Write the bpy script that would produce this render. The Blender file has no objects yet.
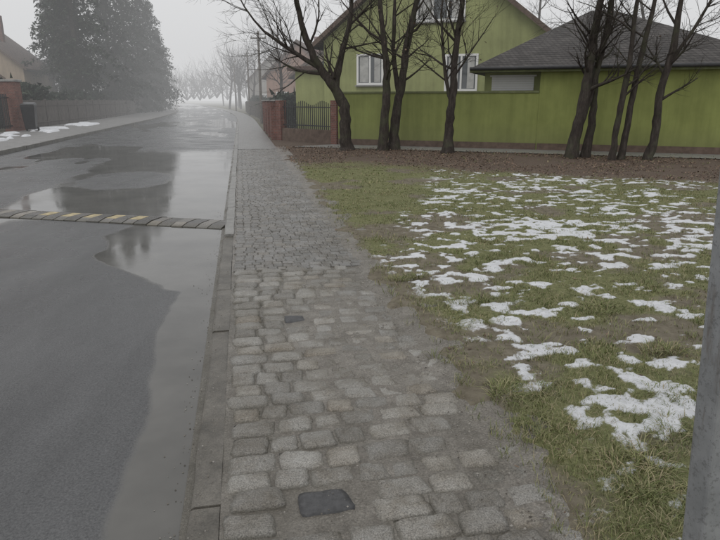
import bpy, math, random
import numpy as np
from mathutils import Vector, Matrix
random.seed(7); rng=np.random.default_rng(7)
C,S=.982,.189
def bend(Y):
    Y=np.asarray(Y,float); a=np.clip(Y-48,0,60)
    return a*a*.0008+np.clip(Y-108,0,None)*.096
def RW(X,Y):
    X=np.asarray(X,float)-bend(Y); Y=np.asarray(Y,float)
    return X*C-Y*S, X*S+Y*C
def R(X,Y,z=0):
    a,b=RW(X,Y); return (float(a),float(b),z)
# ---------- noise
def vnoise(x,y,seed=0):
    xi=np.floor(x).astype(np.int64); yi=np.floor(y).astype(np.int64); fx=x-xi; fy=y-yi
    fx=fx*fx*(3-2*fx); fy=fy*fy*(3-2*fy)
    def h(a,b):
        n=(a*374761393+b*668265263+seed*974634777)&0x7fffffff
        n=((n^(n>>13))*1274126177)&0x7fffffff
        n=(n^(n>>16))&0xffff
        return n/65535.
    return (h(xi,yi)*(1-fx)+h(xi+1,yi)*fx)*(1-fy)+(h(xi,yi+1)*(1-fx)+h(xi+1,yi+1)*fx)*fy
def fbm(x,y,f=1,o=4,seed=0):
    x=np.asarray(x,float);y=np.asarray(y,float)
    s=0;a=.5;t=0
    for i in range(o):
        s=s+a*vnoise(x*f+17.3*i,y*f-9.1*i,seed+i);t+=a;a*=.5;f*=2.03
    return s/t
def ss(a,b,x):
    t=np.clip((x-a)/(b-a),0,1);return t*t*(3-2*t)
# ---------- materials
class M:
    def __init__(s,name,rough=.8,spec=.3):
        s.m=bpy.data.materials.new(name);s.m.use_nodes=True;s.nt=s.m.node_tree
        s.b=s.nt.nodes['Principled BSDF'];s.b.inputs['Roughness'].default_value=rough
        s.b.inputs['Specular IOR Level'].default_value=spec
    def n(s,t,**k):
        nd=s.nt.nodes.new(t)
        for a,v in k.items(): setattr(nd,a,v)
        return nd
    def l(s,a,b): s.nt.links.new(a,b)
    def pos(s): return s.n('ShaderNodeNewGeometry').outputs['Position']
    def obj(s): return s.n('ShaderNodeTexCoord').outputs['Object']
    def noise(s,scale,detail=4,rough=.6,vec=None,sc=None):
        t=s.n('ShaderNodeTexNoise');t.inputs['Scale'].default_value=scale;t.inputs['Detail'].default_value=detail
        t.inputs['Roughness'].default_value=rough
        v=vec if vec is not None else s.pos()
        if sc:
            mp=s.n('ShaderNodeMapping');mp.inputs['Scale'].default_value=sc;s.l(v,mp.inputs[0]);v=mp.outputs[0]
        s.l(v,t.inputs['Vector']);return t.outputs['Fac']
    def ramp(s,fac,stops):
        r=s.n('ShaderNodeValToRGB');s.l(fac,r.inputs[0]);e=r.color_ramp.elements
        while len(e)<len(stops): e.new(.5)
        for i,(p,c) in enumerate(stops):
            e[i].position=p
            e[i].color=(c,c,c,1) if isinstance(c,(int,float)) else (*c,1)
        return r.outputs[0]
    def mix(s,f,a,b,mode='MIX'):
        m=s.n('ShaderNodeMix',data_type='RGBA',blend_type=mode)
        for i,v in ((0,f),(6,a),(7,b)):
            if isinstance(v,(int,float)): m.inputs[i].default_value=v if i==0 else (v,v,v,1)
            elif isinstance(v,tuple): m.inputs[i].default_value=(*v,1)
            else: s.l(v,m.inputs[i])
        return m.outputs[2]
    def attr(s,n): return s.n('ShaderNodeAttribute',attribute_name=n).outputs['Fac']
    def col(s,c):
        if isinstance(c,tuple): s.b.inputs['Base Color'].default_value=(*c,1)
        else: s.l(c,s.b.inputs['Base Color'])
        return s
    def rgh(s,c): s.l(c,s.b.inputs['Roughness']);return s
    def bump(s,h,st=.4,d=.01):
        b=s.n('ShaderNodeBump');b.inputs['Strength'].default_value=st;b.inputs['Distance'].default_value=d
        s.l(h,b.inputs['Height']);s.l(b.outputs[0],s.b.inputs['Normal']);return s
    def isl(s): return s.n('ShaderNodeNewGeometry').outputs['Random Per Island']
    def zpos(s,lo,hi):
        x=s.n('ShaderNodeSeparateXYZ');s.l(s.pos(),x.inputs[0]);r=s.n('ShaderNodeMapRange')
        r.inputs[1].default_value=lo;r.inputs[2].default_value=hi;s.l(x.outputs[2],r.inputs[0]);return r.outputs[0]
def simple(name,c,var=.25,scale=3,rough=.8,spec=.3,bs=0,bsc=40):
    m=M(name,rough,spec)
    f=m.noise(scale,5,.65)
    lo=tuple(x*(1-var) for x in c);hi=tuple(min(1,x*(1+var)) for x in c)
    m.col(m.ramp(f,[(.3,lo),(.7,hi)]))
    if bs: m.bump(m.noise(bsc,4),bs,.01)
    return m.m
# ---------- mesh helpers
def mesh(name,V,F,mat,parent=None,smooth=False):
    me=bpy.data.meshes.new(name);me.from_pydata([tuple(v) for v in V],[],F)
    o=bpy.data.objects.new(name,me);bpy.context.scene.collection.objects.link(o)
    if mat: me.materials.append(mat)
    if parent: o.parent=parent
    if smooth: me.polygons.foreach_set('use_smooth',[True]*len(me.polygons))
    me.update();return o
def npmesh(name,V,F,mat,smooth=False,attrs=None,parent=None):
    V=np.asarray(V,np.float32);F=np.asarray(F,np.int32);k=F.shape[1]
    me=bpy.data.meshes.new(name);me.vertices.add(len(V));me.vertices.foreach_set('co',V.ravel())
    me.loops.add(F.size);me.loops.foreach_set('vertex_index',F.ravel())
    me.polygons.add(len(F));me.polygons.foreach_set('loop_start',np.arange(0,F.size,k,dtype=np.int32))
    me.update(calc_edges=True)
    if smooth: me.polygons.foreach_set('use_smooth',np.ones(len(F),bool))
    if attrs:
        for n,a in attrs.items():
            at=me.attributes.new(n,'FLOAT','POINT');at.data.foreach_set('value',np.asarray(a,np.float32).ravel())
    me.materials.append(mat);me.validate()
    o=bpy.data.objects.new(name,me);bpy.context.scene.collection.objects.link(o)
    if parent:o.parent=parent
    return o
def gridfaces(nr,nc):
    i=np.arange(nr-1)[:,None]*nc+np.arange(nc-1)[None,:]
    i=i.ravel();return np.stack([i,i+1,i+nc+1,i+nc],1)
def spaced(a,b,d0,g,dmax):
    r=[a];d=d0
    while r[-1]<b: r.append(r[-1]+d);d=min(d*g,dmax)
    return np.array(r)
def empty(name,loc=(0,0,0),rz=0):
    e=bpy.data.objects.new(name,None);bpy.context.scene.collection.objects.link(e)
    e.location=loc;e.rotation_euler=(0,0,rz);e.empty_display_size=.1;return e
def boxv(x0,x1,y0,y1,z0,z1):
    V=[(x0,y0,z0),(x1,y0,z0),(x1,y1,z0),(x0,y1,z0),(x0,y0,z1),(x1,y0,z1),(x1,y1,z1),(x0,y1,z1)]
    F=[(0,3,2,1),(4,5,6,7),(0,1,5,4),(1,2,6,5),(2,3,7,6),(3,0,4,7)]
    return V,F
class MB:
    def __init__(s): s.V=[];s.F=[]
    def add(s,V,F):
        n=len(s.V);s.V+=[tuple(v) for v in V];s.F+=[tuple(i+n for i in f) for f in F]
    def box(s,*a): s.add(*boxv(*a))
    def tube(s,pts,rads,n=6,cap=True):
        pts=[Vector(p) for p in pts];base=len(s.V)
        for i,p in enumerate(pts):
            d=(pts[min(i+1,len(pts)-1)]-pts[max(i-1,0)])
            if d.length<1e-6:d=Vector((0,0,1))
            d.normalize();a=d.orthogonal() if i==0 else (a-d*a.dot(d))
            if a.length<1e-5:a=d.orthogonal()
            a.normalize();b=d.cross(a)
            for k in range(n):
                t=2*math.pi*k/n;q=p+(a*math.cos(t)+b*math.sin(t))*rads[i];s.V.append((q.x,q.y,q.z))
        for i in range(len(pts)-1):
            for k in range(n):
                k2=(k+1)%n;s.F.append((base+i*n+k,base+i*n+k2,base+(i+1)*n+k2,base+(i+1)*n+k))
        if cap:s.F.append(tuple(base+(len(pts)-1)*n+k for k in range(n)))
    def make(s,name,mat,parent=None,smooth=False,bevel=0):
        o=mesh(name,s.V,s.F,mat,parent,smooth)
        if bevel:
            m=o.modifiers.new('b','BEVEL');m.width=bevel;m.segments=2
        return o
def bx(name,par,mat,*a,bevel=0):
    b=MB();b.box(*a);return b.make(name,mat,par,bevel=bevel)

# ================= MATERIALS
m=M('wet_asphalt',.4,.5)
w=m.attr('wet');p=m.pos()
wn=m.noise(3,5,.6)
ws=m.n('ShaderNodeMath',operation='MULTIPLY_ADD');m.l(wn,ws.inputs[0]);ws.inputs[1].default_value=.3;m.l(w,ws.inputs[2])
wet=m.ramp(ws.outputs[0],[(.56,0.),(.74,1.)])
big=m.noise(.35,4,.6);fine=m.noise(90,3,.8)
asp=m.mix(.55,m.ramp(big,[(.3,(.07,.072,.074)),(.7,(.105,.107,.109))]),m.ramp(fine,[(.35,(.045,.045,.047)),(.62,(.16,.16,.161))]))
asp=m.mix(.7,asp,m.ramp(m.noise(1.1,5,.7,sc=(1.2,.35,1)),[(.35,.68),(.62,1.15)]),'MULTIPLY')
pud=m.ramp(m.noise(1.2,4),[(.3,(.08,.078,.073)),(.7,(.145,.141,.131))])
m.col(m.mix(wet,asp,pud))
rg=m.ramp(m.noise(.9,4),[(.35,.2),(.65,.38)])
m.rgh(m.mix(wet,rg,m.ramp(m.noise(.8,4),[(.35,.03),(.65,.13)])))
bmp=m.mix(wet,fine,m.mix(.03,.5,m.noise(14,2)));m.bump(bmp,.6,.007)
m.b.inputs['IOR'].default_value=1.40
ASPH=m.m
def stonemat(name,lo,hi,rough,tint=(.33,.305,.265)):
    m=M(name,rough,.5);i=m.isl()
    c=m.ramp(i,[(0.,lo),(.45,tuple((a+b)/2 for a,b in zip(lo,hi))),(.8,hi),(1.,tint)])
    sp=m.noise(160,3,.8);c=m.mix(.8,c,m.ramp(sp,[(.36,.35),(.5,.95),(.65,1.6)]),'MULTIPLY')
    st=m.ramp(m.noise(5,5,.7),[(.35,(.60,.55,.48)),(.6,(1.,1.,1.))]);c=m.mix(.85,c,st,'MULTIPLY')
    st=m.ramp(m.noise(1.6,3,.6),[(.38,(.75,.73,.69)),(.6,(1.,1.,1.))]);c=m.mix(.8,c,st,'MULTIPLY')
    dz=m.zpos(-.016,-.004);c=m.mix(dz,m.mix(.5,c,(.085,.08,.058)),c)
    m.col(c);m.rgh(m.ramp(m.noise(5,3),[(.35,rough-.22),(.65,rough+.12)]));m.bump(m.noise(60,6,.75),.8,.008);return m.m
STONE=stonemat('granite_setts',(.235,.228,.212),(.345,.335,.312),.42,(.30,.277,.24))
SETT2=stonemat('small_setts',(.19,.188,.182),(.262,.257,.25),.38,(.27,.257,.235))
m=M('sidewalk_mud',.6,.45)
c=m.ramp(m.noise(6,6,.7),[(.3,(.13,.116,.098)),(.7,(.26,.241,.212))]);c=m.mix(.6,c,m.ramp(m.noise(120,3,.8),[(.35,.45),(.6,1.5)]),'MULTIPLY')
vo=m.n('ShaderNodeTexVoronoi');vo.inputs['Scale'].default_value=70;m.l(m.pos(),vo.inputs['Vector'])
c=m.mix(.5,c,m.ramp(vo.outputs['Distance'],[(.1,1.35),(.5,.75)]),'MULTIPLY')
c=m.mix(m.zpos(-.024,-.008),m.mix(.5,c,(.055,.052,.036)),c)
m.col(c);m.rgh(m.ramp(m.noise(2.5,4),[(.4,.14),(.65,.55)]));m.bump(m.noise(60,5,.7),.8,.01);MUD=m.m
def pavers(name,a,b,mort,sc,rough=.4):
    m=M(name,rough,.45);br=m.n('ShaderNodeTexBrick');mp=m.n('ShaderNodeMapping');mp.inputs['Rotation'].default_value=(0,0,-math.atan2(S,C))
    m.l(m.pos(),mp.inputs[0]);m.l(mp.outputs[0],br.inputs['Vector']);br.inputs['Scale'].default_value=sc
    br.inputs['Color1'].default_value=(*a,1);br.inputs['Color2'].default_value=(*b,1);br.inputs['Mortar'].default_value=(*mort,1)
    br.inputs['Mortar Size'].default_value=.03
    m.col(m.mix(.5,br.outputs['Color'],m.ramp(m.noise(3,5),[(.3,.5),(.7,1.3)]),'MULTIPLY'));m.bump(br.outputs['Fac'],-.4,.01);return m.m
PAVE=pavers('paver_sidewalk',(.21,.207,.198),(.27,.265,.255),(.13,.12,.11),4)
PAVE2=pavers('paver_left',(.25,.25,.245),(.31,.305,.30),(.16,.15,.14),3,.5)
def kerbm(name,lo,hi):
    m=M(name,.4,.45)
    c=m.mix(.6,m.ramp(m.noise(3,6,.7),[(.3,lo),(.7,hi)]),m.ramp(m.noise(130,3,.8),[(.35,.5),(.6,1.4)]),'MULTIPLY')
    c=m.mix(.7,c,m.ramp(m.noise(9,5,.7),[(.35,.55),(.6,1.)]),'MULTIPLY')
    m.col(c);m.bump(m.noise(45,5,.7),.7,.007);return m.m
KERB=kerbm('kerb_concrete',(.095,.087,.072),(.17,.157,.135));KERB2=kerbm('kerb_pale',(.19,.185,.17),(.31,.305,.29))
# lawn
m=M('lawn_soil',.85,.2)
sn=m.attr('snow');br_=m.attr('brown');g=m.attr('green')
soil=m.ramp(m.noise(9,6,.7),[(.3,(.11,.093,.066)),(.7,(.23,.205,.155))])
gr=m.ramp(m.noise(25,5,.75),[(.3,(.10,.108,.045)),(.5,(.165,.17,.08)),(.7,(.26,.25,.135))])
gn=m.n('ShaderNodeMath',operation='MULTIPLY_ADD');m.l(m.noise(30,4,.7),gn.inputs[0]);gn.inputs[1].default_value=.6;m.l(g,gn.inputs[2])
c=m.mix(m.ramp(gn.outputs[0],[(.5,0.),(.85,1.)]),soil,gr)
litter=m.ramp(m.noise(35,5,.8),[(.3,(.06,.045,.036)),(.5,(.12,.09,.07)),(.7,(.22,.172,.135))])
c=m.mix(br_,c,litter)
sa=m.n('ShaderNodeMath',operation='MULTIPLY_ADD');m.l(m.noise(42,6,.8),sa.inputs[0]);sa.inputs[1].default_value=1.5;m.l(sn,sa.inputs[2])
mr=m.n('ShaderNodeMapRange');mr.inputs[1].default_value=1.10;mr.inputs[2].default_value=1.46;m.l(sa.outputs[0],mr.inputs[0]);sm=mr.outputs[0]
c=m.mix(sm,c,m.ramp(m.noise(20,3),[(.3,(.58,.59,.61)),(.7,(.74,.75,.77))]))
m.col(c);m.bump(m.noise(60,5,.7),.8,.014);LAWN=m.m
m=M('grass_blades',.6,.25);i=m.isl()
gc=m.ramp(i,[(0,(.115,.145,.055)),(.3,(.175,.205,.08)),(.55,(.235,.255,.105)),(.78,(.33,.31,.175)),(1,(.36,.30,.20))])
m.col(m.mix(.7,gc,m.ramp(m.noise(1.3,4,.6),[(.35,(.72,.78,.70)),(.65,(1.15,1.06,1.12))]),'MULTIPLY'))
BLADE=m.m
m=M('dead_leaves',.7,.3);m.col(m.ramp(m.isl(),[(0,(.07,.046,.034)),(.5,(.15,.103,.072)),(1,(.27,.19,.137))]));LEAF=m.m
m=M('snow',.6,.3);m.col(m.ramp(m.noise(12,4),[(.3,(.62,.64,.67)),(.7,(.78,.79,.81))]));m.bump(m.noise(30,4),.5,.02);SNOW=m.m
m=M('gravel',.6,.4);m.col(m.ramp(m.isl(),[(0,(.07,.06,.05)),(.5,(.18,.165,.14)),(1,(.36,.34,.31))]));GRAV=m.m
FIELD=simple('field_ground',(.15,.14,.10),.35,.6,.9)
def stucco(name,c):
    m=M(name,.85,.2);cc=m.ramp(m.noise(.7,5,.65),[(.3,tuple(x*.8 for x in c)),(.7,tuple(x*1.12 for x in c))])
    st=m.ramp(m.noise(1.2,5,.7,sc=(3,3,.25)),[(.35,(.76,.76,.75)),(.6,(1.,1.,1.))])
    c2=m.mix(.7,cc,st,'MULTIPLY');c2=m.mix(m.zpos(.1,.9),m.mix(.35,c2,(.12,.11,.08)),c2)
    m.col(c2);m.bump(m.noise(80,4),.3,.006);return m.m
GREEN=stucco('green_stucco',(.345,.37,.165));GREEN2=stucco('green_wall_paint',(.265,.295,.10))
BEIGE=stucco('beige_stucco',(.45,.36,.26));GREYW=stucco('grey_stucco',(.4,.38,.35));PINK=stucco('pink_stucco',(.38,.23,.17))
def roofmat(name,c):
    m=M(name,.7,.3);w_=m.n('ShaderNodeTexBrick');uv=m.obj()
    sx=m.n('ShaderNodeSeparateXYZ');m.l(uv,sx.inputs[0]);cb=m.n('ShaderNodeCombineXYZ')
    ad=m.n('ShaderNodeMath',operation='ADD');m.l(sx.outputs[0],ad.inputs[0]);m.l(sx.outputs[1],ad.inputs[1])
    m.l(ad.outputs[0],cb.inputs[0]);m.l(sx.outputs[2],cb.inputs[1]);m.l(cb.outputs[0],w_.inputs['Vector'])
    w_.inputs['Scale'].default_value=3.2;w_.inputs['Mortar Size'].default_value=.03
    w_.inputs['Color1'].default_value=(*[x*.75 for x in c],1);w_.inputs['Color2'].default_value=(*[x*1.25 for x in c],1);w_.inputs['Mortar'].default_value=(*[x*.35 for x in c],1)
    m.col(m.mix(.6,w_.outputs['Color'],m.ramp(m.noise(1.5,5,.7),[(.3,.6),(.7,1.4)]),'MULTIPLY'));m.bump(w_.outputs['Fac'],-.6,.03);return m.m
ROOF=roofmat('dark_shingles',(.085,.078,.074));ROOFB=roofmat('brown_tiles',(.13,.09,.075));ROOFG=roofmat('grey_tiles',(.16,.14,.13))
m=M('brick',.8,.2);sx=m.n('ShaderNodeSeparateXYZ');m.l(m.obj(),sx.inputs[0]);cb=m.n('ShaderNodeCombineXYZ')
ad=m.n('ShaderNodeMath',operation='ADD');m.l(sx.outputs[0],ad.inputs[0]);m.l(sx.outputs[1],ad.inputs[1]);m.l(ad.outputs[0],cb.inputs[0]);m.l(sx.outputs[2],cb.inputs[1])
b_=m.n('ShaderNodeTexBrick');m.l(cb.outputs[0],b_.inputs['Vector']);b_.inputs['Scale'].default_value=3.8
b_.inputs['Color1'].default_value=(.165,.072,.056,1);b_.inputs['Color2'].default_value=(.235,.105,.083,1);b_.inputs['Mortar'].default_value=(.19,.165,.15,1)
b_.inputs['Mortar Size'].default_value=.025
m.col(m.mix(.6,b_.outputs['Color'],m.ramp(m.noise(4,5),[(.3,.55),(.7,1.25)]),'MULTIPLY'));BRICK=m.m
WHITE=simple('white_frame',(.78,.78,.76),.04,2,.5);GLASS=simple('window_glass',(.09,.10,.105),.3,.8,.06,.6)
CURT=simple('curtain',(.45,.45,.43),.2,4,.9)
DARKM=simple('dark_metal',(.035,.035,.037),.3,8,.5,.5);BINM=simple('bin_plastic',(.02,.021,.023),.3,6,.4,.5)
BROWNW=simple('brown_base',(.13,.095,.075),.3,5,.8,.3,.3);CONC=simple('concrete_grey',(.3,.295,.285),.25,3,.8,.3,.3)
WOOD=simple('weathered_wood',(.13,.115,.10),.3,6,.85);COPE=simple('coping',(.15,.165,.08),.25,4,.8)
m=M('bark',.85,.25);c=m.ramp(m.noise(14,6,.75,sc=(1,1,.25)),[(.3,(.022,.018,.016)),(.55,(.06,.05,.043)),(.75,(.12,.105,.095))])
c=m.mix(m.ramp(m.noise(2.5,4),[(.5,0.),(.72,.6)]),c,(.08,.09,.05));m.col(c);m.bump(m.noise(22,6,.75,sc=(1,1,.2)),.9,.03);BARK=m.m
TWIG=simple('twigs_far',(.10,.09,.085),.2,2,.9)
m=M('conifer_needles',.75,.2);m.col(m.mix(.5,m.ramp(m.isl(),[(0,(.013,.021,.014)),(.6,(.027,.04,.027)),(1,(.05,.064,.04))]),m.ramp(m.noise(.6,3),[(.3,.5),(.7,1.5)]),'MULTIPLY'));NEED=m.m
m=M('galvanised',.42,.5);c=m.ramp(m.noise(9,6,.7),[(.3,(.22,.23,.235)),(.7,(.34,.35,.36))]);c=m.mix(m.ramp(m.noise(5,5,.75,sc=(4,4,.5)),[(.54,0.),(.70,.8)]),c,(.14,.115,.095))
c=m.mix(m.ramp(m.noise(60,3,.8),[(.4,.5),(.44,0.)]),c,(.12,.12,.12));m.col(c);m.b.inputs['Metallic'].default_value=.2;m.bump(m.noise(40,4),.3,.004);GALV=m.m
BLACKST=simple('dark_cover',(.06,.06,.062),.35,30,.45,.5,.5,60)
YEL=simple('worn_yellow',(.44,.37,.22),.35,14,.6,.4,.4)

# ================= GROUND
mesh('ground',[(-700,-60,-.07),(700,-60,-.07),(700,1200,-.07),(-700,1200,-.07)],[(0,1,2,3)],FIELD)
ys=spaced(-1,300,.035,1.006,2.5);xs=np.linspace(-7.35,-.315,150)
X,Y=np.meshgrid(xs,ys)
edge=-.64+.12*(fbm(Y,Y*0+3,.9,4,5)-.5)*2
w1=ss(-.12,.12,X-edge)*ss(6.2,5.2,Y)
e2=-.58-1.1*ss(5.0,7.0,Y)-.6*(fbm(X,Y,.9,4,8)-.5)
w2=ss(-.16,.16,X-e2)*ss(5.0,5.4,Y)*ss(9.6,8.9,Y)
w3=np.exp(-(((X+4.0)/.9)**2+((Y-9.0)/.75)**2))*1.3
n3=fbm(X*.9,Y*.45,.8,4,21)
w4=ss(-4.6,-3.6,X+.9*(n3-.5)*2)*ss(8.6,9.4,Y)*ss(26,18,Y)
isl=np.exp(-(((X+2.5)/.95)**2+((Y-13.6)/1.5)**2)**2)*(.6+.8*fbm(X,Y,1.5,3,77))
w4=w4*np.clip(1-1.0*isl,0,1)
w5=ss(.50,.60,fbm(X*.8,Y*.25,.9,4,33))*ss(12,18,Y)*.9
wet=np.maximum.reduce([w1,w2,np.clip(w3,0,1),w4,w5])*.75
a,b=RW(X,Y)
z=-.035+0*X
npmesh('road',np.stack([a,b,z],-1).reshape(-1,3),gridfaces(len(ys),len(xs)),ASPH,True,{'wet':wet})
def strip(name,x0,x1,y0,y1,z0,mat,step=1.):
    ys=np.arange(y0,y1+step,step);V=[];F=[]
    for y in ys: V+= [R(x0,y,z0),R(x1,y,z0)]
    for i in range(len(ys)-1):F.append((2*i,2*i+1,2*i+3,2*i+2))
    return mesh(name,V,F,mat)
strip('sidewalk',-.16,1.16,21,300,.004,PAVE)
strip('sidewalk',-11.6,-7.5,-5,300,.085,PAVE2)
def kerb(name,x0,x1,y0,y1,zt,mat,L=1.,jit=.004):
    b=MB();y=y0
    while y<y1:
        j=random.uniform(-jit,jit);g=.004;zt2=zt+random.uniform(-jit,jit);n=5
        for side in range(n):
            if side==0:
                top=[[x0+j,x1+j,zt2]]
            top.append([x0+j+random.uniform(-.006,.006),x1+j+random.uniform(-.003,.003),zt2+random.uniform(-.004,.004)])
        base=len(b.V)
        for i,(xa,xb,zz) in enumerate(top):
            yy=y+g+(L-2*g)*i/n
            for (xx,z_) in ((xa,-.2),(xa,zz-.008),(xa+.012,zz),(xb,zz+random.uniform(-.002,.002)),(xb,-.2)): b.V.append(R(xx,yy,z_))
        for i in range(n):
            for k in range(4):
                q=base+i*5+k;b.F.append((q,q+5,q+6,q+1))
        b.F.append(tuple(base+k for k in range(5)));b.F.append(tuple(base+n*5+k for k in (4,3,2,1,0)))
        y+=L
    return b.make(name,mat)
kerb('kerb',-.285,-.165,0.2,7.4,-.017,KERB)
kerb('kerb',-.28,-.165,7.4,150,.012,KERB2)
kerb('kerb',-7.5,-7.35,-3,150,.09,KERB2)
strip('kerb_bed',-.32,-.15,-.5,150,-.037+.0045,MUD)
ys=spaced(.3,22,.02,1.004,.12);xs=np.arange(-.165,1.5,.02);X,Y=np.meshgrid(xs,ys)
cover=np.exp(-(((X-.68)/.36)**2+((Y-3.9)/1.2)**2))*.017+ss(.98,1.25,X+.2*(fbm(X,Y,3,3,2)-.5))*.018
z=-.018+cover+.014*(fbm(X,Y,5,4,4)-.35)+ss(5.5,6.2,Y)*.006
a,b=RW(X,Y)
npmesh('sidewalk_bed',np.stack([a,b,z],-1).reshape(-1,3),gridfaces(len(ys),len(xs)),MUD,True)
V=[];F=[]
def sett(x0,x1,y0,y1,top,rot,N=7,dome=.008,rough=.007):
    base=len(V);cx=(x0+x1)/2;cy=(y0+y1)/2;hx=(x1-x0)/2;hy=(y1-y0)/2
    tx=random.uniform(-.06,.06);ty=random.uniform(-.06,.06)
    skew=random.uniform(-.12,.12);tp=random.uniform(-.08,.08)
    cn=[(random.uniform(-.009,.007),random.uniform(-.007,.007)) for _ in range(4)]
    for j in range(N):
        for i in range(N):
            u=i/(N-1)*2-1;v=j/(N-1)*2-1
            u=math.copysign(abs(u)**.8,u);v=math.copysign(abs(v)**.8,v)
            k=1-.07*(abs(u)**4*abs(v)**4)
            px=hx*u*k*(1+tp*v)+skew*hy*v*.5;py=hy*v*k+skew*hx*u*.5
            wu=(u+1)/2;wv=(v+1)/2
            px+=cn[0][0]*(1-wu)*(1-wv)+cn[1][0]*wu*(1-wv)+cn[2][0]*wu*wv+cn[3][0]*(1-wu)*wv
            py+=cn[0][1]*(1-wu)*(1-wv)+cn[1][1]*wu*(1-wv)+cn[2][1]*wu*wv+cn[3][1]*(1-wu)*wv
            e=max(abs(u),abs(v))
            zz=top-dome*(e**6)*1.6+rough*(random.random()-.5)+tx*px+ty*py
            if e>.99: zz-=.005;px+=random.uniform(-.004,.004);py+=random.uniform(-.004,.004)
            c,s_=math.cos(rot),math.sin(rot)
            q=R(cx+px*c-py*s_,cy+px*s_+py*c);V.append((q[0],q[1],zz))
    for j in range(N-1):
        for i in range(N-1):
            p=base+j*N+i;F.append((p,p+1,p+N+1,p+N))
    ring=[base+i for i in range(N)]+[base+j*N+N-1 for j in range(1,N)]+[base+(N-1)*N+i for i in range(N-2,-1,-1)]+[base+j*N for j in range(N-2,0,-1)]
    sb=len(V)
    for r in ring: V.append((V[r][0],V[r][1],-.06))
    L=len(ring)
    for i in range(L): F.append((ring[i],sb+i,sb+(i+1)%L,ring[(i+1)%L]))
y=.9;row=0
covers=[(.26,2.13,.24,.16),(.33,4.32,.17,.15)]
while y<5.72:
    d=random.uniform(.13,.165);x=-.155+(random.uniform(0,.03) if row else 0)
    lim=1.10+.14*(float(fbm(np.array(y),np.array(1.),1.2,2,3))-.5)*2
    if y<2.3: lim+=.2
    while x<lim:
        wd=random.uniform(.14,.25)
        if x+wd>lim+.08: break
        cx=x+wd/2;cy=y+d/2+.02*math.sin(cx*3+row)
        if not any(abs(cx-c[0])<(c[2]+wd)/2-.05 and abs(cy-c[1])<(c[3]+d)/2-.05 for c in covers) and not(x>.85 and random.random()<.1):
            sett(x+.003,x+wd-.003,cy-d/2+.003,cy+d/2-.003,.001+random.uniform(-.006,.006)-(.003 if x>.8 else 0),random.uniform(-.06,.06))
        x+=wd
    y+=d;row+=1
mesh('cobblestone_sidewalk',V,F,STONE,smooth=True)
V=[];F=[]
y=5.75
while y<21.2:
    d=random.uniform(.09,.11);x=-.155+random.uniform(0,.03);lim=1.1+.1*(float(fbm(np.array(y),np.array(1.),.8,2,3))-.5)*2
    while x<lim:
        wd=random.uniform(.085,.125);t=.0+random.uniform(-.003,.003)
        base=len(V);g=.003
        for (gx,zz) in ((g,-.05),(g,t-.005),(g+.009,t)):
            for (ax,ay) in ((x+gx,y+gx),(x+wd-gx,y+gx),(x+wd-gx,y+d-gx),(x+gx,y+d-gx)):
                q=R(ax+random.uniform(-.002,.002),ay);V.append((q[0],q[1],zz+random.uniform(-.001,.001)))
        for k in range(4):
            k2=(k+1)%4
            F.append((base+k,base+k2,base+4+k2,base+4+k));F.append((base+4+k,base+4+k2,base+8+k2,base+8+k))
        F.append((base+8,base+9,base+10,base+11));x+=wd
    y+=d
mesh('paved_sidewalk',V,F,SETT2)
for c in covers:
    V=[];F=[];sett(c[0]-c[2]/2+.008,c[0]+c[2]/2-.008,c[1]-c[3]/2+.006,c[1]+c[3]/2-.006,.001,.05,7,.003,.003)
    mesh('valve_cover',V,F,BLACKST,smooth=True)
# gravel and grit on the sidewalk
b=MB()
for k in range(2600):
    t=random.random()
    if t<.5: X_=random.gauss(1.08,.12)
    elif t<.7: X_=random.gauss(-.30,.06)
    else: X_=random.uniform(-.1,1.0)
    Y_=1.3+8*random.random()**1.5;s=random.uniform(.0015,.006)*(1.3 if t<.5 else 1)
    q=R(X_,Y_);zb=-.033 if X_<-.29 else (-.006 if X_<-.16 else .0)
    o_=Vector((q[0],q[1],zb));P=[o_+Vector((random.uniform(.6,1.2)*s*math.cos(a_),random.uniform(.6,1.2)*s*math.sin(a_),0)) for a_ in (0,1.57,3.14,4.71)]
    tpz=o_+Vector((0,0,s*.9));b.add(P+[tpz],[(0,1,4),(1,2,4),(2,3,4),(3,0,4)])
b.make('gravel',GRAV)
# speed bump
A=np.array([-.33,7.95]);B=np.array([-7.3,11.15]);u=(B-A)/np.linalg.norm(B-A);nn=np.array([-u[1],u[0]]);nn=nn if nn[1]>0 else -nn
L=np.linalg.norm(B-A);par=empty('speed_bump')
mb={0:MB(),1:MB(),2:MB()}
s=0;idx=0
while s<L-.1:
    wd=.17 if idx%2 else .20
    kind=0 if idx%2==0 else (1 if 1.0<s<3.1 else 2)
    j=random.uniform(-.004,.004)
    for r in range(3):
        q0=[0,.14,.40][r];q1=[.139,.399,.54][r];h=[.0,.026,.026,.0]
        P=[A+u*(s+.008)+nn*q0,A+u*(s+wd-.008)+nn*q0,A+u*(s+wd-.008)+nn*q1,A+u*(s+.008)+nn*q1]
        hz=[h[r],h[r],h[r+1],h[r+1]]
        Vv=[R(p[0],p[1],-.08) for p in P]+[R(p[0],p[1],-.022+hz[k]+j) for k,p in enumerate(P)]
        kk=kind
        if kind==1 and r!=1: kk=2
        mb[kk].add(Vv,boxv(0,1,0,1,0,1)[1])
    s+=wd;idx+=1
mb[0].make('dark_blocks',stonemat('bump_dark',(.10,.098,.095),(.18,.175,.17),.4,(.14,.13,.12)),par)
mb[2].make('pale_blocks',stonemat('bump_pale',(.19,.185,.175),(.30,.29,.275),.45),par)
mb[1].make('yellow_blocks',YEL,par)
P=[A,B,B+nn*.54,A+nn*.54]
mesh('bump_bed',[R(p[0],p[1],-.028) for p in P],[(0,3,2,1)],MUD,par)

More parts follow.
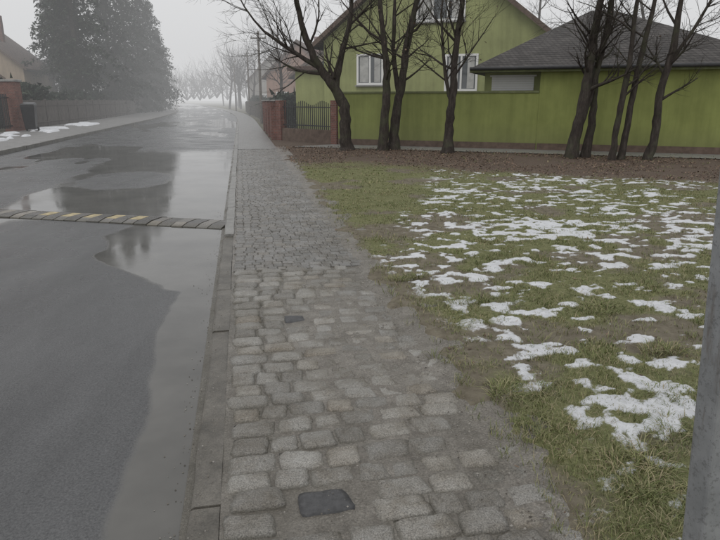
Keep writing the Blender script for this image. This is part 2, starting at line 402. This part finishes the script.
# lawn
p0=np.array([-.5,20.4]);nv=np.array([-.38,-.925])
def lawnf(X,Y):
    x,y=RW(X,Y)
    d=(x-p0[0])*nv[0]+(y-p0[1])*nv[1]
    brown=ss(6.0,3.6,d+1.6*(fbm(x,y,.6,4,11)-.5)*2)
    bl=1.22+np.clip(Y-6,0,None)*.38
    reg=ss(-.2,.6,X-bl+.8*(fbm(X,Y,1,3,51)-.5))*ss(4.2,5.2,d)
    dens=fbm(X*.6,Y,.6,3,61)
    n=fbm(X*.8,Y*1.1,8.5,4,71)*.72+fbm(X*.6,Y*1.1,2.2,3,81)*.28
    thr=.585-.085*ss(.35,.68,dens)-.035*ss(4.5,2.5,Y)
    sn=ss(-.05,.07,n-thr)*reg
    green=ss(.27,.56,fbm(X,Y,1.1,4,91))*ss(-.05,.35,X-1.2+.4*(fbm(X,Y,2,3,14)-.5))*(1-brown*.8)
    return x,y,brown,sn,green
ys=spaced(.4,26,.013,1.0048,.09);xs=spaced(.98,26,.013,1.0075,.12);X,Y=np.meshgrid(xs,ys)
x,y,brown,sn,green=lawnf(X,Y)
z=-.03+.04*ss(.0,.35,X-1.0+.16*(fbm(X,Y,3.5,3,2)-.5)*2)+.04*(fbm(X,Y,5,4,7)-.5)*ss(1.0,1.5,X)+.014*sn+.015*green*(fbm(X,Y,14,3,8))
far=ss(17,18.5,y+.37*x);z=z*(1-far)-.008*far
npmesh('lawn',np.stack([x,y,z],-1).reshape(-1,3),gridfaces(len(ys),len(xs)),LAWN,True,{'snow':sn,'brown':brown,'green':green})
def blades(n,y0,y1,x0f,x1f,hmin,hmax,wd,spread,per):
    Y=rng.uniform(y0,y1,n);X=x0f+(x1f(Y)-x0f)*rng.random(n)
    x,y,br,sn,gr=lawnf(X,Y)
    keep=(rng.random(n)<(gr*.95+.10)*(1-.65*sn)*(1-.75*br))
    X,Y=X[keep],Y[keep];k=len(X);gr=gr[keep]
    tuft=.4+1.0*fbm(X,Y,2.5,2,101)
    X=np.repeat(X,per);Y=np.repeat(Y,per);tuft=np.repeat(tuft*(rng.random(k)*.7+.55),per);k=len(X)
    ang=rng.uniform(0,2*np.pi,k);r=spread*np.sqrt(rng.random(k))
    X=X+np.cos(ang)*r;Y=Y+np.sin(ang)*r
    bx_,by_=RW(X,Y);h=rng.uniform(hmin,hmax,k)*tuft;lean=rng.uniform(.6,2.6,k)*h
    a2=ang+rng.normal(0,1.1,k);dx=np.cos(a2);dy=np.sin(a2)
    t=rng.uniform(0,2*np.pi,k);wx=np.cos(t)*wd/2;wy=np.sin(t)*wd/2
    z0=np.full(k,-.01)
    v0=np.stack([bx_-wx,by_-wy,z0],-1);v1=np.stack([bx_+wx,by_+wy,z0],-1)
    mx=bx_+dx*lean*.4;my=by_+dy*lean*.4;mz=h*.75+.01
    v2=np.stack([mx+wx*.7,my+wy*.7,mz],-1);v3=np.stack([mx-wx*.7,my-wy*.7,mz],-1)
    tz=h*rng.uniform(.4,1.0,k)+.01
    v4=np.stack([bx_+dx*lean,by_+dy*lean,tz],-1)
    V=np.stack([v0,v1,v2,v3,v4],1).reshape(-1,3)
    b=np.arange(k)[:,None]*5
    F=np.concatenate([b+[0,1,2],b+[0,2,3],b+[3,2,4]],0)
    return V,F
Vs=[];Fs=[];off=0
for args in ((8500,1.2,3.2,1.12,lambda Y:1.6+Y*.9,.016,.045,.0032,.03,8),
             (13000,3.2,6,1.13,lambda Y:1.6+Y*.9,.016,.042,.0045,.035,6),
             (17000,6,10.5,1.18,lambda Y:1.6+Y*.9,.016,.042,.007,.05,4),
             (12000,10.5,18,1.3,lambda Y:1.6+Y*.9,.018,.045,.012,.06,3)):
    v,f=blades(*args);Vs.append(v);Fs.append(f+off);off+=len(v)
tl=[(1.7,2.05),(1.62,2.0),(2.35,2.6),(1.75,4.4),(2.7,4.0),(2.6,3.3),(1.45,5.1),(2.1,2.25),(1.9,1.8),(1.5,2.9)]
for (tx,ty) in tl:
    for _ in range(4):
        cx=tx+random.uniform(-.15,.15);cy=ty+random.uniform(-.12,.12);k=90
        ang=rng.uniform(0,6.283,k);r=.08*np.sqrt(rng.random(k));bx_,by_=RW(cx+np.cos(ang)*r,cy+np.sin(ang)*r)
        h=rng.uniform(.03,.07,k);lean=h*rng.uniform(.5,2.3,k);ang=ang+rng.normal(0,.7,k);dx=np.cos(ang);dy=np.sin(ang);t=rng.uniform(0,6.28,k);wx=np.cos(t)*.0018;wy=np.sin(t)*.0018
        z0=np.zeros(k)
        V=np.stack([np.stack([bx_-wx,by_-wy,z0],-1),np.stack([bx_+wx,by_+wy,z0],-1),np.stack([bx_+dx*lean*.4+wx,by_+dy*lean*.4+wy,h*.75],-1),np.stack([bx_+dx*lean*.4-wx,by_+dy*lean*.4-wy,h*.75],-1),np.stack([bx_+dx*lean,by_+dy*lean,h*.8],-1)],1).reshape(-1,3)
        b=np.arange(k)[:,None]*5;Vs.append(V);Fs.append(np.concatenate([b+[0,1,2],b+[0,2,3],b+[3,2,4]],0)+off);off+=len(V)
npmesh('grass',np.concatenate(Vs),np.concatenate(Fs),BLADE)
def leaves(pts,size,name,parent=None):
    k=len(pts);a=rng.uniform(0,6.283,k);s=size*rng.uniform(.5,1.4,k);ti=rng.normal(0,.35,(k,2))
    V=[]
    for (u_,v_) in ((-1,0),(0,-.6),(1,0),(0,.6)):
        dx=(u_*np.cos(a)-v_*np.sin(a))*s;dy=(u_*np.sin(a)+v_*np.cos(a))*s
        V.append(np.stack([pts[:,0]+dx,pts[:,1]+dy,pts[:,2]+dx*ti[:,0]+dy*ti[:,1]],-1))
    V=np.stack(V,1).reshape(-1,3);F=np.arange(k*4).reshape(k,4);return npmesh(name,V,F,LEAF,parent=parent)
n=50000;x=rng.uniform(-4,14,n);y=rng.uniform(10,22,n);d=(x-p0[0])*nv[0]+(y-p0[1])*nv[1]
X=x*C+y*S
keep=(X>1.25)&(d<4.8+1.6*rng.normal(0,.5,n))&(d>-1.0)&(fbm(x,y,.9,3,44)>.36);pts=np.stack([x,y,rng.uniform(.01,.035,n)],-1)[keep]
leaves(pts,.022,'fallen_leaves')
n=300;X=1.1+4.5*rng.random(n);Y=rng.uniform(1.5,12,n);a,b=RW(X,Y)
leaves(np.stack([a,b,np.full(n,.02)],-1),.014,'fallen_leaves')

# ================= side lane + walls
u2=(.938,-.347);w2_=(.347,.938);az=math.atan2(-.347,.938)
def LP(s,d,z=0): return (2.1+u2[0]*s+w2_[0]*d,21.8+u2[1]*s+w2_[1]*d,z)
mesh('side_lane',[LP(-4.3,-1.6,.012),LP(16,-1.6,.012),LP(16,-.03,.012),LP(-3.3,-.03,.012)],[(0,1,2,3)],simple('lane_surface',(.24,.235,.22),.25,4,.5,.4,.3,50))
e=empty('garden_wall',LP(0,0),az)
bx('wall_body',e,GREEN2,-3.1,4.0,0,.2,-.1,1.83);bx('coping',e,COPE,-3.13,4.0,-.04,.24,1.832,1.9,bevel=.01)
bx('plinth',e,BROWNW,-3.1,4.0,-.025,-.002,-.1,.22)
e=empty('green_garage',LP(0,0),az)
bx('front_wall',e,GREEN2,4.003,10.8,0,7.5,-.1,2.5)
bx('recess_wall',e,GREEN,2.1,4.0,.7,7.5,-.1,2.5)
bx('plinth',e,BROWNW,4.05,10.82,-.025,-.002,-.1,.22)
b=MB()
for k in range(6): b.box(2.35,3.75,.64,.697,1.92+k*.075,1.99+k*.075)
b.make('white_shutter',WHITE,e);bx('shutter_trim',e,WHITE,2.28,3.82,.65,.694,2.372,2.42)
x0,x1,y0,y1=1.75,11.1,-.22,7.9;ze=2.62;zr=4.75
V=[(x0,y0,ze),(x1,y0,ze),(x1,y1,ze),(x0,y1,ze),(5.3,4.0,zr),(6.0,4.0,zr),
   (x0,y0,ze-.12),(x1,y0,ze-.12),(x1,y1,ze-.12),(x0,y1,ze-.12)]
mesh('roof',V,[(0,1,5,4),(1,2,5),(2,3,4,5),(3,0,4),(6,9,8,7)],ROOF,e)
bx('fascia',e,COPE,x0,x1,y0-.02,y0-.002,ze-.14,ze+.01);bx('fascia_side',e,COPE,x0-.02,x0-.002,y0,y1,ze-.14,ze+.01)
b=MB();b.tube([(x0,y0-.09,ze-.02),(x1,y0-.09,ze-.02)],[.055,.055],8);b.make('gutter',DARKM,e,True)
def window(par,cx,z0,z1,w,yf,panes=2,curt=True):
    bx('window_glass',par,GLASS,cx-w/2,cx+w/2,yf-.012,yf-.004,z0,z1)
    if curt:
        cw=random.uniform(.25,.4)*w
        bx('blind',par,CURT,cx-w/2+.08,cx-w/2+.08+cw,yf-.018,yf-.0145,z0+.05,z1-.05)
        bx('blind',par,CURT,cx+w/2-.08-cw*.7,cx+w/2-.08,yf-.018,yf-.0145,z0+.05,z1-.05)
    f=.075;b=MB()
    b.box(cx-w/2-f,cx-w/2+.02,yf-.06,yf-.003,z0-f,z1+f);b.box(cx+w/2-.02,cx+w/2+f,yf-.06,yf-.003,z0-f,z1+f)
    b.box(cx-w/2+.021,cx+w/2-.021,yf-.06,yf-.003,z0-f,z0+.02);b.box(cx-w/2+.021,cx+w/2-.021,yf-.06,yf-.003,z1-.02,z1+f)
    for k in range(1,panes):
        xx=cx-w/2+w*k/panes;b.box(xx-.04,xx+.04,yf-.055,yf-.005,z0+.021,z1-.021)
    b.make('window_frame',WHITE,par)
    bx('window_sill',par,CONC,cx-w/2-.12,cx+w/2+.12,yf-.14,yf-.003,z0-f-.06,z0-f-.003)
def gable(name,loc,rz,w,d,hw,hr,wm,rm,wins=(),oh=.4,chim=True):
    e=empty(name,loc,rz);h=w/2
    V=[(-h,0,-.1),(h,0,-.1),(h,0,hw),(0,0,hr),(-h,0,hw),(-h,d,-.1),(h,d,-.1),(h,d,hw),(0,d,hr),(-h,d,hw)]
    mesh('walls',V,[(0,1,2,3,4),(5,9,8,7,6),(1,6,7,2),(0,4,9,5)],wm,e)
    sl=(hr-hw)/h;t=.16;zo=.03
    for sgn in (-1,1):
        xe=sgn*(h+oh);zE=hw-sl*oh+zo;zR=hr+zo
        V=[(0,-oh,zR),(xe,-oh,zE),(xe,d+oh,zE),(0,d+oh,zR),(0,-oh,zR+t),(xe,-oh,zE+t),(xe,d+oh,zE+t),(0,d+oh,zR+t)]
        mesh('roof_slope',V,[(0,1,2,3),(4,7,6,5),(0,4,5,1),(1,5,6,2),(2,6,7,3)],rm,e)
        b=MB();b.tube([(xe,-oh,zE-.02),(xe,d+oh,zE-.02)],[.07,.07],8);b.make('gutter',DARKM,e,True)
        V=[(0,-oh-.025,zR-.05),(xe,-oh-.025,zE-.05),(xe,-oh-.025,zE+t+.03),(0,-oh-.025,zR+t+.03)]
        mesh('barge_board',V,[(0,1,2,3)],BROWNW,e)
    if chim: bx('chimney',e,BRICK,h*.3,h*.3+.6,d*.5,d*.5+.6,hr-h*.3*sl-.3,hr+.9)
    for wn in wins: window(e,*wn)
    return e
gh=gable('green_house',(3.0,28.0,0),az,10,11,4.25,8.1,GREEN,ROOFB,[(-2.7,2.35,3.55,1.15,0,2),(1.5,2.05,3.45,1.3,0,2),(.5,4.95,6.35,2.0,0,3),(-3.9,.6,1.6,.9,0,1),(4.0,.8,1.7,.9,0,1)])
bx('porch_block',gh,GREEN,-7.0,-5.02,1.0,6,-.1,3.0);bx('porch_roof',gh,ROOFB,-7.3,-5.03,.7,6.3,3.003,3.2)
b=MB();b.tube([(4.9,-.06,4.0),(4.9,-.06,0)],[.05,.05],8);b.make('downpipe',DARKM,gh,True)
pA=Vector((-3.45,25.7,0));pB=Vector((-.85,22.95,0));dv=pB-pA;L=dv.length
e=empty('metal_fence',pA,math.atan2(dv.y,dv.x))
bx('base',e,BROWNW,0,L,0,.2,-.1,.5)
b=MB();x=.05
while x<L: b.box(x,x+.025,.08,.105,.5,1.5+.08*math.sin(x*5));x+=.12
b.box(0,L,.07,.115,.62,.66);b.box(0,L,.07,.115,1.32,1.36);b.make('railings',DARKM,e)
for xx in (0.,L-.3): bx('pillar',e,BRICK,xx,xx+.32,-.06,.27,-.1,1.6)
e=empty('brick_wall',(-3.5,25.75,0),math.atan2(C,-S))
bx('wall_body',e,BRICK,0.3,9,-.12,.12,-.1,1.05)
for k in range(4):
    bx('pillar',e,BRICK,k*3-.05,k*3+.38,-.21,.21,-.1,1.55);bx('pillar_cap',e,CONC,k*3-.1,k*3+.43,-.26,.26,1.553,1.62,bevel=.02)
b=MB();x=.4
while x<9: b.box(x,x+.03,-.015,.015,1.06,1.45);x+=.13
b.box(.3,9,-.02,.02,1.38,1.41);b.make('railings',DARKM,e)
def fence(name,X0,Y0,Y1,h,mat,step=.14,w=.09,post=2.5):
    b=MB();y=Y0
    while y<Y1:
        p=R(X0,y);b.box(p[0]-.02,p[0]+.02,p[1]-w/2,p[1]+w/2,.1,h+random.uniform(-.02,.02));y+=step
    y=Y0
    while y<Y1:
        p=R(X0,y);b.box(p[0]-.06,p[0]+.06,p[1]-.06,p[1]+.06,-.1,h+.08);y+=post
    for z in (.35,h-.3):
        y=Y0
        while y<Y1-1:
            b.tube([R(X0+.04,y,z),R(X0+.04,y+1.5,z)],[.03,.03],4);y+=1.5
    return b.make(name,mat)
fence('picket_fence',1.8,35.2,85,1.4,WOOD)
fence('picket_fence',-11.7,36,112,1.6,simple('grey_fence_paint',(.11,.10,.092),.25,3,.7),.15,.09)
e=empty('brick_gate',R(-12.1,31.5,0),math.atan2(C,-S)-.15)
bx('wall_body',e,BRICK,-9,0,-.15,.15,-.1,1.3);bx('coping',e,CONC,-9,-.003,-.2,.2,1.303,1.38)
for k in (-6,-3,0,3.2): bx('pillar',e,BRICK,k,k+.7,-.38,.38,-.1,2.5);bx('pillar_cap',e,CONC,k-.07,k+.77,-.45,.45,2.503,2.62,bevel=.03)
b=MB();x=.75
while x<3.15: b.box(x,x+.05,-.02,.02,.2,1.9);x+=.16
b.box(.7,3.2,-.03,.03,.3,.36);b.box(.7,3.2,-.03,.03,1.7,1.76);b.make('gate_leaf',DARKM,e)
p=R(-10.6,34.3,.085);e=empty('wheelie_bin',p,.3)
V=[(-.24,-.28,.08),(.24,-.28,.08),(.24,.28,.08),(-.24,.28,.08),(-.32,-.38,1.25),(.32,-.38,1.25),(.32,.38,1.25),(-.32,.38,1.25)]
o=mesh('body',V,boxv(0,1,0,1,0,1)[1],BINM,e);mo=o.modifiers.new('b','BEVEL');mo.width=.03;mo.segments=2
V=[(-.34,-.42,1.26),(.34,-.42,1.26),(.34,.42,1.26),(-.34,.42,1.26),(-.3,-.36,1.34),(.3,-.36,1.34),(.3,.36,1.42),(-.3,.36,1.42)]
o=mesh('lid',V,boxv(0,1,0,1,0,1)[1],BINM,e);mo=o.modifiers.new('b','BEVEL');mo.width=.03
for sx_ in (-.27,.27):
    b=MB();b.tube([(sx_-.03,.3,.1),(sx_+.03,.3,.1)],[.1,.1],14);b.F.append(tuple(range(13,-1,-1)));b.make('wheel',DARKM,e)
b=MB();b.tube([(-.25,.46,1.2),(.25,.46,1.2)],[.02,.02],8);b.make('handle',BINM,e)
gable('brick_house',R(-20.5,46,0),.75,9,10,3.2,6.6,PINK,ROOFG,[(-2,1.1,2.4,1.3,0,2),(1.8,1.1,2.4,1.3,0,2),(0,3.9,4.9,1.2,0,2)])
gable('beige_house',R(-24,62,0),.2,10,10,4.5,8.5,BEIGE,ROOFB,[(-2,1.1,2.4,1.3,0,2),(1.8,1.1,2.4,1.3,0,2)])
gable('beige_house',R(8.2,50,0),-.19,8,9,3.6,6.4,BEIGE,ROOFB,[(-2,1.1,2.4,1.2,0,2),(1.6,1.1,2.4,1.2,0,2),(0,3.9,4.9,1.1,0,2)])
gable('pink_house',R(6.6,68,0),-.1,7,9,4.2,7.6,PINK,ROOFB,[(-1.8,1.1,2.4,1.2,0,2),(1.6,1.1,2.4,1.2,0,2)])
gable('grey_house',R(7,92,0),.1,8,9,4.5,8.5,GREYW,ROOFB,[(-1.8,1.1,2.4,1.2,0,2),(1.6,1.1,2.4,1.2,0,2)])
def snowpatch(X0,X1,Y0,Y1,z,thr=.5,seed=3,step=.08):
    xs=np.arange(X0,X1,step);ys=np.arange(Y0,Y1,step*1.5);X,Y=np.meshgrid(xs,ys)
    n=fbm(X,Y*.6,.9,5,seed)*np.minimum.reduce([ss(X0,X0+.7,X),ss(X1,X1-.7,X),ss(Y0,Y0+1,Y),ss(Y1,Y1-1,Y)])
    zz=z-.05+np.clip((n-thr)*1.4,-.05,.09)+.05*ss(-.01,.02,n-thr);a,b=RW(X,Y)
    npmesh('snow_patch',np.stack([a,b,zz],-1).reshape(-1,3),gridfaces(len(ys),len(xs)),SNOW,True)
snowpatch(-11.4,-8.6,24,46,.09,.49)
# ================= trees
def grow(b,p,d,L,r,depth,tips,up=.25,spread=.7,nseg=4):
    pts=[p.copy()];rad=[r];q=p.copy();dd=d.copy()
    for i in range(nseg):
        dd=(dd+Vector((random.gauss(0,.16),random.gauss(0,.16),random.gauss(0,.10)+up*.25))).normalized()
        q=q+dd*L/nseg;pts.append(q.copy());rad.append(r*(1-.75*(i+1)/nseg))
    b.tube(pts,rad,5 if r>.02 else 3,False)
    tips.append(q.copy())
    if depth<=0:return
    k=random.randint(4,6)
    for i in range(k):
        t=random.uniform(.25,.98);j=min(int(t*nseg),nseg-1);f=t*nseg-j
        pp=pts[j].lerp(pts[j+1],f);ax=(pts[j+1]-pts[j]).normalized()
        o=ax.orthogonal().normalized();o=Matrix.Rotation(random.uniform(0,6.283),3,ax)@o
        nd=(ax*random.uniform(.5,1)+o*spread*random.uniform(.6,1.2)).normalized()
        rr=max(.0045,rad[j]*random.uniform(.4,.62))
        grow(b,pp,nd,L*random.uniform(.45,.72),rr,depth-1,tips,up,spread,nseg if depth>1 else 3)
def bare(name,base,trunks,leafy=0,depth=3,mat=None,flare=1.35,bl=1.7,nb=10):
    e=empty(name,base);b=MB();tips=[]
    for tr in trunks:
        P=[Vector(t[:3]) for t in tr];Rr=[t[3] for t in tr];pts=[];rad=[]
        for i in range(len(P)-1):
            a0=P[max(i-1,0)];a1=P[i];a2=P[i+1];a3=P[min(i+2,len(P)-1)]
            for k in range(5):
                t=k/5;q=.5*((2*a1)+(-a0+a2)*t+(2*a0-5*a1+4*a2-a3)*t*t+(-a0+3*a1-3*a2+a3)*t**3)
                rr=Rr[i]*(1-t)+Rr[i+1]*t;q+=Vector((random.gauss(0,1),random.gauss(0,1),0))*rr*.12
                pts.append(q);rad.append(rr*random.uniform(.92,1.1))
        pts.append(P[-1]);rad.append(Rr[-1])
        if tr[0][2]<=0:
            pts[0]=pts[0]-Vector((0,0,.08))
            for i in range(min(3,len(rad))): rad[i]*=[flare,1.12,1.03][i]
        b.tube(pts,rad,10)
        n=len(pts)
        for k in range(nb):
            j=random.randint(int(n*.38),n-2);ax=(pts[j+1]-pts[j]).normalized();o=Matrix.Rotation(random.uniform(0,6.283),3,ax)@ax.orthogonal().normalized()
            nd=(ax*.6+o*random.uniform(.5,1)).normalized()
            grow(b,pts[j],nd,bl*random.uniform(.6,1.2),max(.012,rad[j]*random.uniform(.3,.5)),depth-1,tips)
        grow(b,pts[-1],(pts[-1]-pts[-3]).normalized(),bl*1.1,rad[-1],depth,tips)
    b.make('trunk_and_branches',mat or BARK,e,True)
    if leafy and tips:
        sel=[t for t in tips if t.z<5]or tips
        pp=np.array([tuple(random.choice(sel)+Vector((random.gauss(0,.12),random.gauss(0,.12),random.gauss(0,.1)))) for _ in range(leafy)])
        leaves(pp,.03,'withered_leaves',e)
    return e
T=[((-.5,20.4,0),[[(0,0,0,.24),(.02,0,.6,.19),(.0,0,1.3,.18),(-.25,0,1.9,.16),(-.75,-.1,2.6,.13),(-1.2,-.2,3.5,.1),(-1.5,-.3,4.8,.07),(-1.7,-.4,6.5,.035)],
                  [(-.3,0,2.0,.10),(-.1,.1,3.0,.085),(.2,.2,4.2,.07),(.3,.3,6,.04)],[(-.75,-.1,2.6,.08),(-1.6,-.1,3.1,.06),(-2.5,-.2,3.7,.04)]],20),
   ((.75,20.2,0),[[(0,0,0,.17),(.03,0,1,.14),(.12,0,2.2,.12),(.0,0,3.4,.09),(-.15,0,5,.06),(-.1,0,7,.03)]],60),
   ((1.1,20.5,0),[[(0,0,0,.2),(.08,0,1,.15),(.28,0,2.2,.13),(.42,0,3.4,.11),(.75,.1,5,.07),(.9,.1,7,.03)],[(.2,0,1.7,.09),(.0,.1,3.0,.07),(-.0,.1,4.8,.045)]],60),
   ((2.75,19.2,0),[[(0,0,0,.19),(.03,0,.9,.14),(.1,0,1.9,.12),(.13,0,3,.1),(.3,.1,4.6,.07),(.3,.1,6.5,.03)],[(.08,0,1.5,.07),(-.15,0,2.4,.055),(-.3,0,3.6,.035)]],300),
   ((6.1,17.5,0),[[(0,0,0,.19),(.1,0,1,.15),(.22,0,2.1,.13),(.3,0,3.3,.1),(.45,0,5,.07),(.6,0,7,.03)],[(.1,0,.8,.11),(.4,.1,1.9,.09),(.62,.1,3.2,.07),(.7,.1,5,.045)]],40),
   ((6.55,17.7,0),[[(0,0,0,.13),(.1,0,1.2,.11),(.05,0,2.4,.09),(.3,0,3.8,.07),(.3,0,6,.035)]],20),
   ((7.0,16.9,0),[[(0,0,0,.09),(.06,0,1.2,.08),(.18,0,2.5,.07),(.2,0,4,.05),(.3,0,6,.025)],[(.28,.1,0,.10),(.38,.1,1.2,.085),(.5,.1,2.6,.07),(.7,.1,4.2,.05),(.7,.1,6,.025)]],20),
   ((8.0,16.9,0),[[(0,0,0,.13),(.12,0,.9,.11),(.1,0,1.8,.10),(.3,0,3,.085),(.35,0,4.3,.06),(.6,0,6.2,.03)],[(.25,0,2.6,.06),(.7,0,3.3,.045),(1.2,0,4.3,.03)]],20)]
for base,tr,lf in T: bare('bare_tree',(base[0],base[1],-.03),tr,lf)
def simpletrunk(h,r):
    return [[(0,0,0,r),(random.gauss(0,.1),0,h*.3,r*.8),(random.gauss(0,.2),random.gauss(0,.2),h*.6,r*.55),(random.gauss(0,.3),0,h*.9,r*.25)]]
for (X_,Y_,h) in ((2.8,44,6),(4,60,7),(2.6,80,7),(-11,118,8)):
    bare('bare_tree',R(X_,Y_,0),simpletrunk(h,.16),0,3,TWIG,1.3,2.2,12)
for (x_,y_,h) in ((15.5,36,8),(20,33,8),(11.5,42,9),(25,40,9)):
    bare('bare_tree',(x_,y_,0),simpletrunk(h,.18),0,3,TWIG,1.3,2.4,13)
b=MB();tips=[]
for k in range(30):
    Yk=random.uniform(115,190);Xk=random.uniform(-26,30)
    if -9<Xk<2: Xk+=random.choice((-11,11))
    h=random.uniform(9,15);p=Vector(R(Xk,Yk,0));q=p+Vector((random.gauss(0,.5),0,h*.5))
    b.tube([p,q],[.22,.16],5)
    for i in range(8): grow(b,p.lerp(q,random.uniform(.5,1)),Vector((random.gauss(0,.6),random.gauss(0,.6),1)).normalized(),h*.45,.1,2,tips)
for k in range(40):
    Xk=random.uniform(-60,60);p=Vector(R(Xk,random.uniform(200,230),0));h=random.uniform(10,16)
    for i in range(8): grow(b,p+Vector((0,0,h*.15)),Vector((random.gauss(0,.6),random.gauss(0,.6),1)).normalized(),h*.6,.2,2,tips)
b.make('distant_trees',TWIG)
def conifer(base,H,Rr,z0=.12,dens=1.):
    e=empty('conifer_tree',base);b=MB();b.tube([(0,0,-.1),(.1,0,H*.4),(0,.1,H*.75),(0,0,H*.98)],[H*.018,H*.014,H*.007,.02],8);V=[];z=H*z0
    while z<H*.985:
        f=(H-z)/(H*(1-z0));Lm=Rr*(f**.6)*(1 if f<.85 else (1-f)/.15*.5+.5)
        for k in range(int(6*dens)+1):
            a=random.uniform(0,6.283);L=max(.2,Lm*random.uniform(.45,1.2));dz=random.uniform(-.1,.25)*L
            P=[Vector((0,0,z)),Vector((math.cos(a)*L*.5,math.sin(a)*L*.5,z+dz*.6)),Vector((math.cos(a)*L,math.sin(a)*L,z+dz-.28*L))]
            b.tube(P,[.03+.01*L,.02,.006],3,False)
            n=int(L*7)+3
            for i in range(n):
                t=random.uniform(.12,1)**.8;q=P[0].lerp(P[1],t*2) if t<.5 else P[1].lerp(P[2],t*2-1)
                for _ in range(2):
                    s=random.uniform(.18,.45);c=q+Vector((random.gauss(0,.16),random.gauss(0,.16),random.gauss(-.12,.14)))
                    d1=Vector((random.gauss(0,1),random.gauss(0,1),random.gauss(-.7,.5))).normalized()*s;d2=Vector((random.gauss(0,1),random.gauss(0,1),random.gauss(0,.5))).normalized()*s*.35
                    V+= [c+d2,c-d2,c+d1]
        z+=random.uniform(.3,.46)/dens**.5
    b.make('trunk_and_limbs',BARK,e,True)
    npmesh('needles',np.array([tuple(v) for v in V]),np.arange(len(V)).reshape(-1,3),NEED,parent=e)
for (X_,Y_,H,Rr,z0) in ((-14.0,60,18,3.9,.16),(-15.5,66,19,3.6,.12),(-13.2,72,17,3.4,.06),(-12.4,80,18,3.8,.04),(-11.2,88,17,3.8,.03),(-10.4,97,15.5,3.9,.03),(-9.8,107,13,3.6,.03),(-18,72,17,3.4,.1)):
    conifer(R(X_,Y_,0),H,Rr,z0)
conifer(R(5.5,41,0),4.2,1.2,.05)
def hedge(name,X0,Y0,Y1,h,w,n):
    Y=rng.uniform(Y0,Y1,n);X=X0+rng.normal(0,w/3,n);z=rng.random(n)**.7*h*(.6+.8*fbm(Y,Y*0,.4,3,5));a,b=RW(X,Y)
    c=np.stack([a,b,z],-1);d1=rng.normal(0,.11,(n,3));d2=rng.normal(0,.07,(n,3));V=np.stack([c+d2,c-d2,c+d1*1.6],1).reshape(-1,3)
    npmesh(name,V,np.arange(len(V)).reshape(-1,3),NEED)
hedge('hedge',-13.4,37,112,2.3,1.3,36000)
hedge('hedge',2.9,36,84,1.7,1.,12000)
for (X_,Y_,h) in ((1.5,46,6.3),(1.5,72,6.8),(1.5,100,7.)):
    e=empty('utility_pole',R(X_,Y_,0));b=MB();b.tube([(0,0,-.2),(0,0,h)],[.11,.075],10);b.box(-.55,.55,-.05,.05,h-.5,h-.42);b.make('pole',WOOD,e,True)
    b=MB()
    for xx in (-.5,.5): b.tube([(xx,0,h-.42),(xx,0,h-.28)],[.04,.03],6)
    b.make('insulators',CONC,e)
b=MB()
for o_ in (-.5,.5):
    for Y0,Y1,z0_,z1_ in ((46,72,6.,6.5),(72,100,6.5,6.7)):
        P0=Vector(R(1.5,Y0,z0_));P1=Vector(R(1.5,Y1,z1_))
        b.tube([P0.lerp(P1,t)+Vector((o_,0,-2.2*t*(1-t))) for t in np.linspace(0,1,9)],[.012]*9,4)
b.make('overhead_wires',DARKM)
e=empty('metal_post',(1.055,1.5,-.1));e.rotation_euler=(0,-math.radians(4.0),math.radians(12))
bx('tube',e,GALV,-.05,.05,-.04,.04,0,3.0,bevel=.008)
bx('cap',e,BINM,-.053,.053,-.043,.043,3.001,3.03,bevel=.006)

# ================= fog
m=bpy.data.materials.new('emissive_fog');m.use_nodes=True;nt=m.node_tree;nt.nodes.clear();o=nt.nodes.new('ShaderNodeOutputMaterial')
D=.0044
v=nt.nodes.new('ShaderNodeVolumeAbsorption');v.inputs['Density'].default_value=D;v.inputs['Color'].default_value=(0,0,0,1)
em=nt.nodes.new('ShaderNodeEmission');em.inputs[0].default_value=(.985,.99,1,1);em.inputs[1].default_value=D*.66  # pale haze is self-emitted glow, standing in for scattered sky light
ad=nt.nodes.new('ShaderNodeAddShader');nt.links.new(v.outputs[0],ad.inputs[0]);nt.links.new(em.outputs[0],ad.inputs[1]);nt.links.new(ad.outputs[0],o.inputs['Volume'])
V,F=boxv(-250,250,20,500,-1,40);mesh('emissive_fog',V,F,m)
# ================= light
W=bpy.data.worlds.new('World');bpy.context.scene.world=W;W.use_nodes=True;nt=W.node_tree;bg=nt.nodes['Background']
el,rt=math.radians(50),math.radians(200)
sk=nt.nodes.new('ShaderNodeTexSky');sk.sky_type='NISHITA';sk.sun_disc=False;sk.sun_elevation=el;sk.sun_rotation=rt
hs=nt.nodes.new('ShaderNodeHueSaturation');hs.inputs['Saturation'].default_value=.12;nt.links.new(sk.outputs[0],hs.inputs['Color'])
mx=nt.nodes.new('ShaderNodeMix');mx.data_type='RGBA';mx.inputs[0].default_value=.88;mx.inputs[7].default_value=(7.95,8.0,8.1,1);nt.links.new(hs.outputs[0],mx.inputs[6])
nt.links.new(mx.outputs[2],bg.inputs[0]);bg.inputs[1].default_value=.104
ld=bpy.data.lights.new('sun','SUN');ld.energy=.5;ld.angle=math.radians(30);ld.color=(1,.97,.93);lo=bpy.data.objects.new('sun',ld);bpy.context.scene.collection.objects.link(lo)
dirv=Vector((math.sin(rt)*math.cos(el),math.cos(rt)*math.cos(el),math.sin(el)));lo.rotation_euler=dirv.to_track_quat('Z','Y').to_euler()
cd=bpy.data.cameras.new('camera');cd.lens=30;cd.sensor_width=36;cd.clip_end=3000;co=bpy.data.objects.new('camera',cd);bpy.context.scene.collection.objects.link(co)
co.location=(0,0,1.6);co.rotation_euler=(math.radians(90-15.8),0,0);bpy.context.scene.camera=co
bpy.context.scene.view_settings.view_transform='Standard'
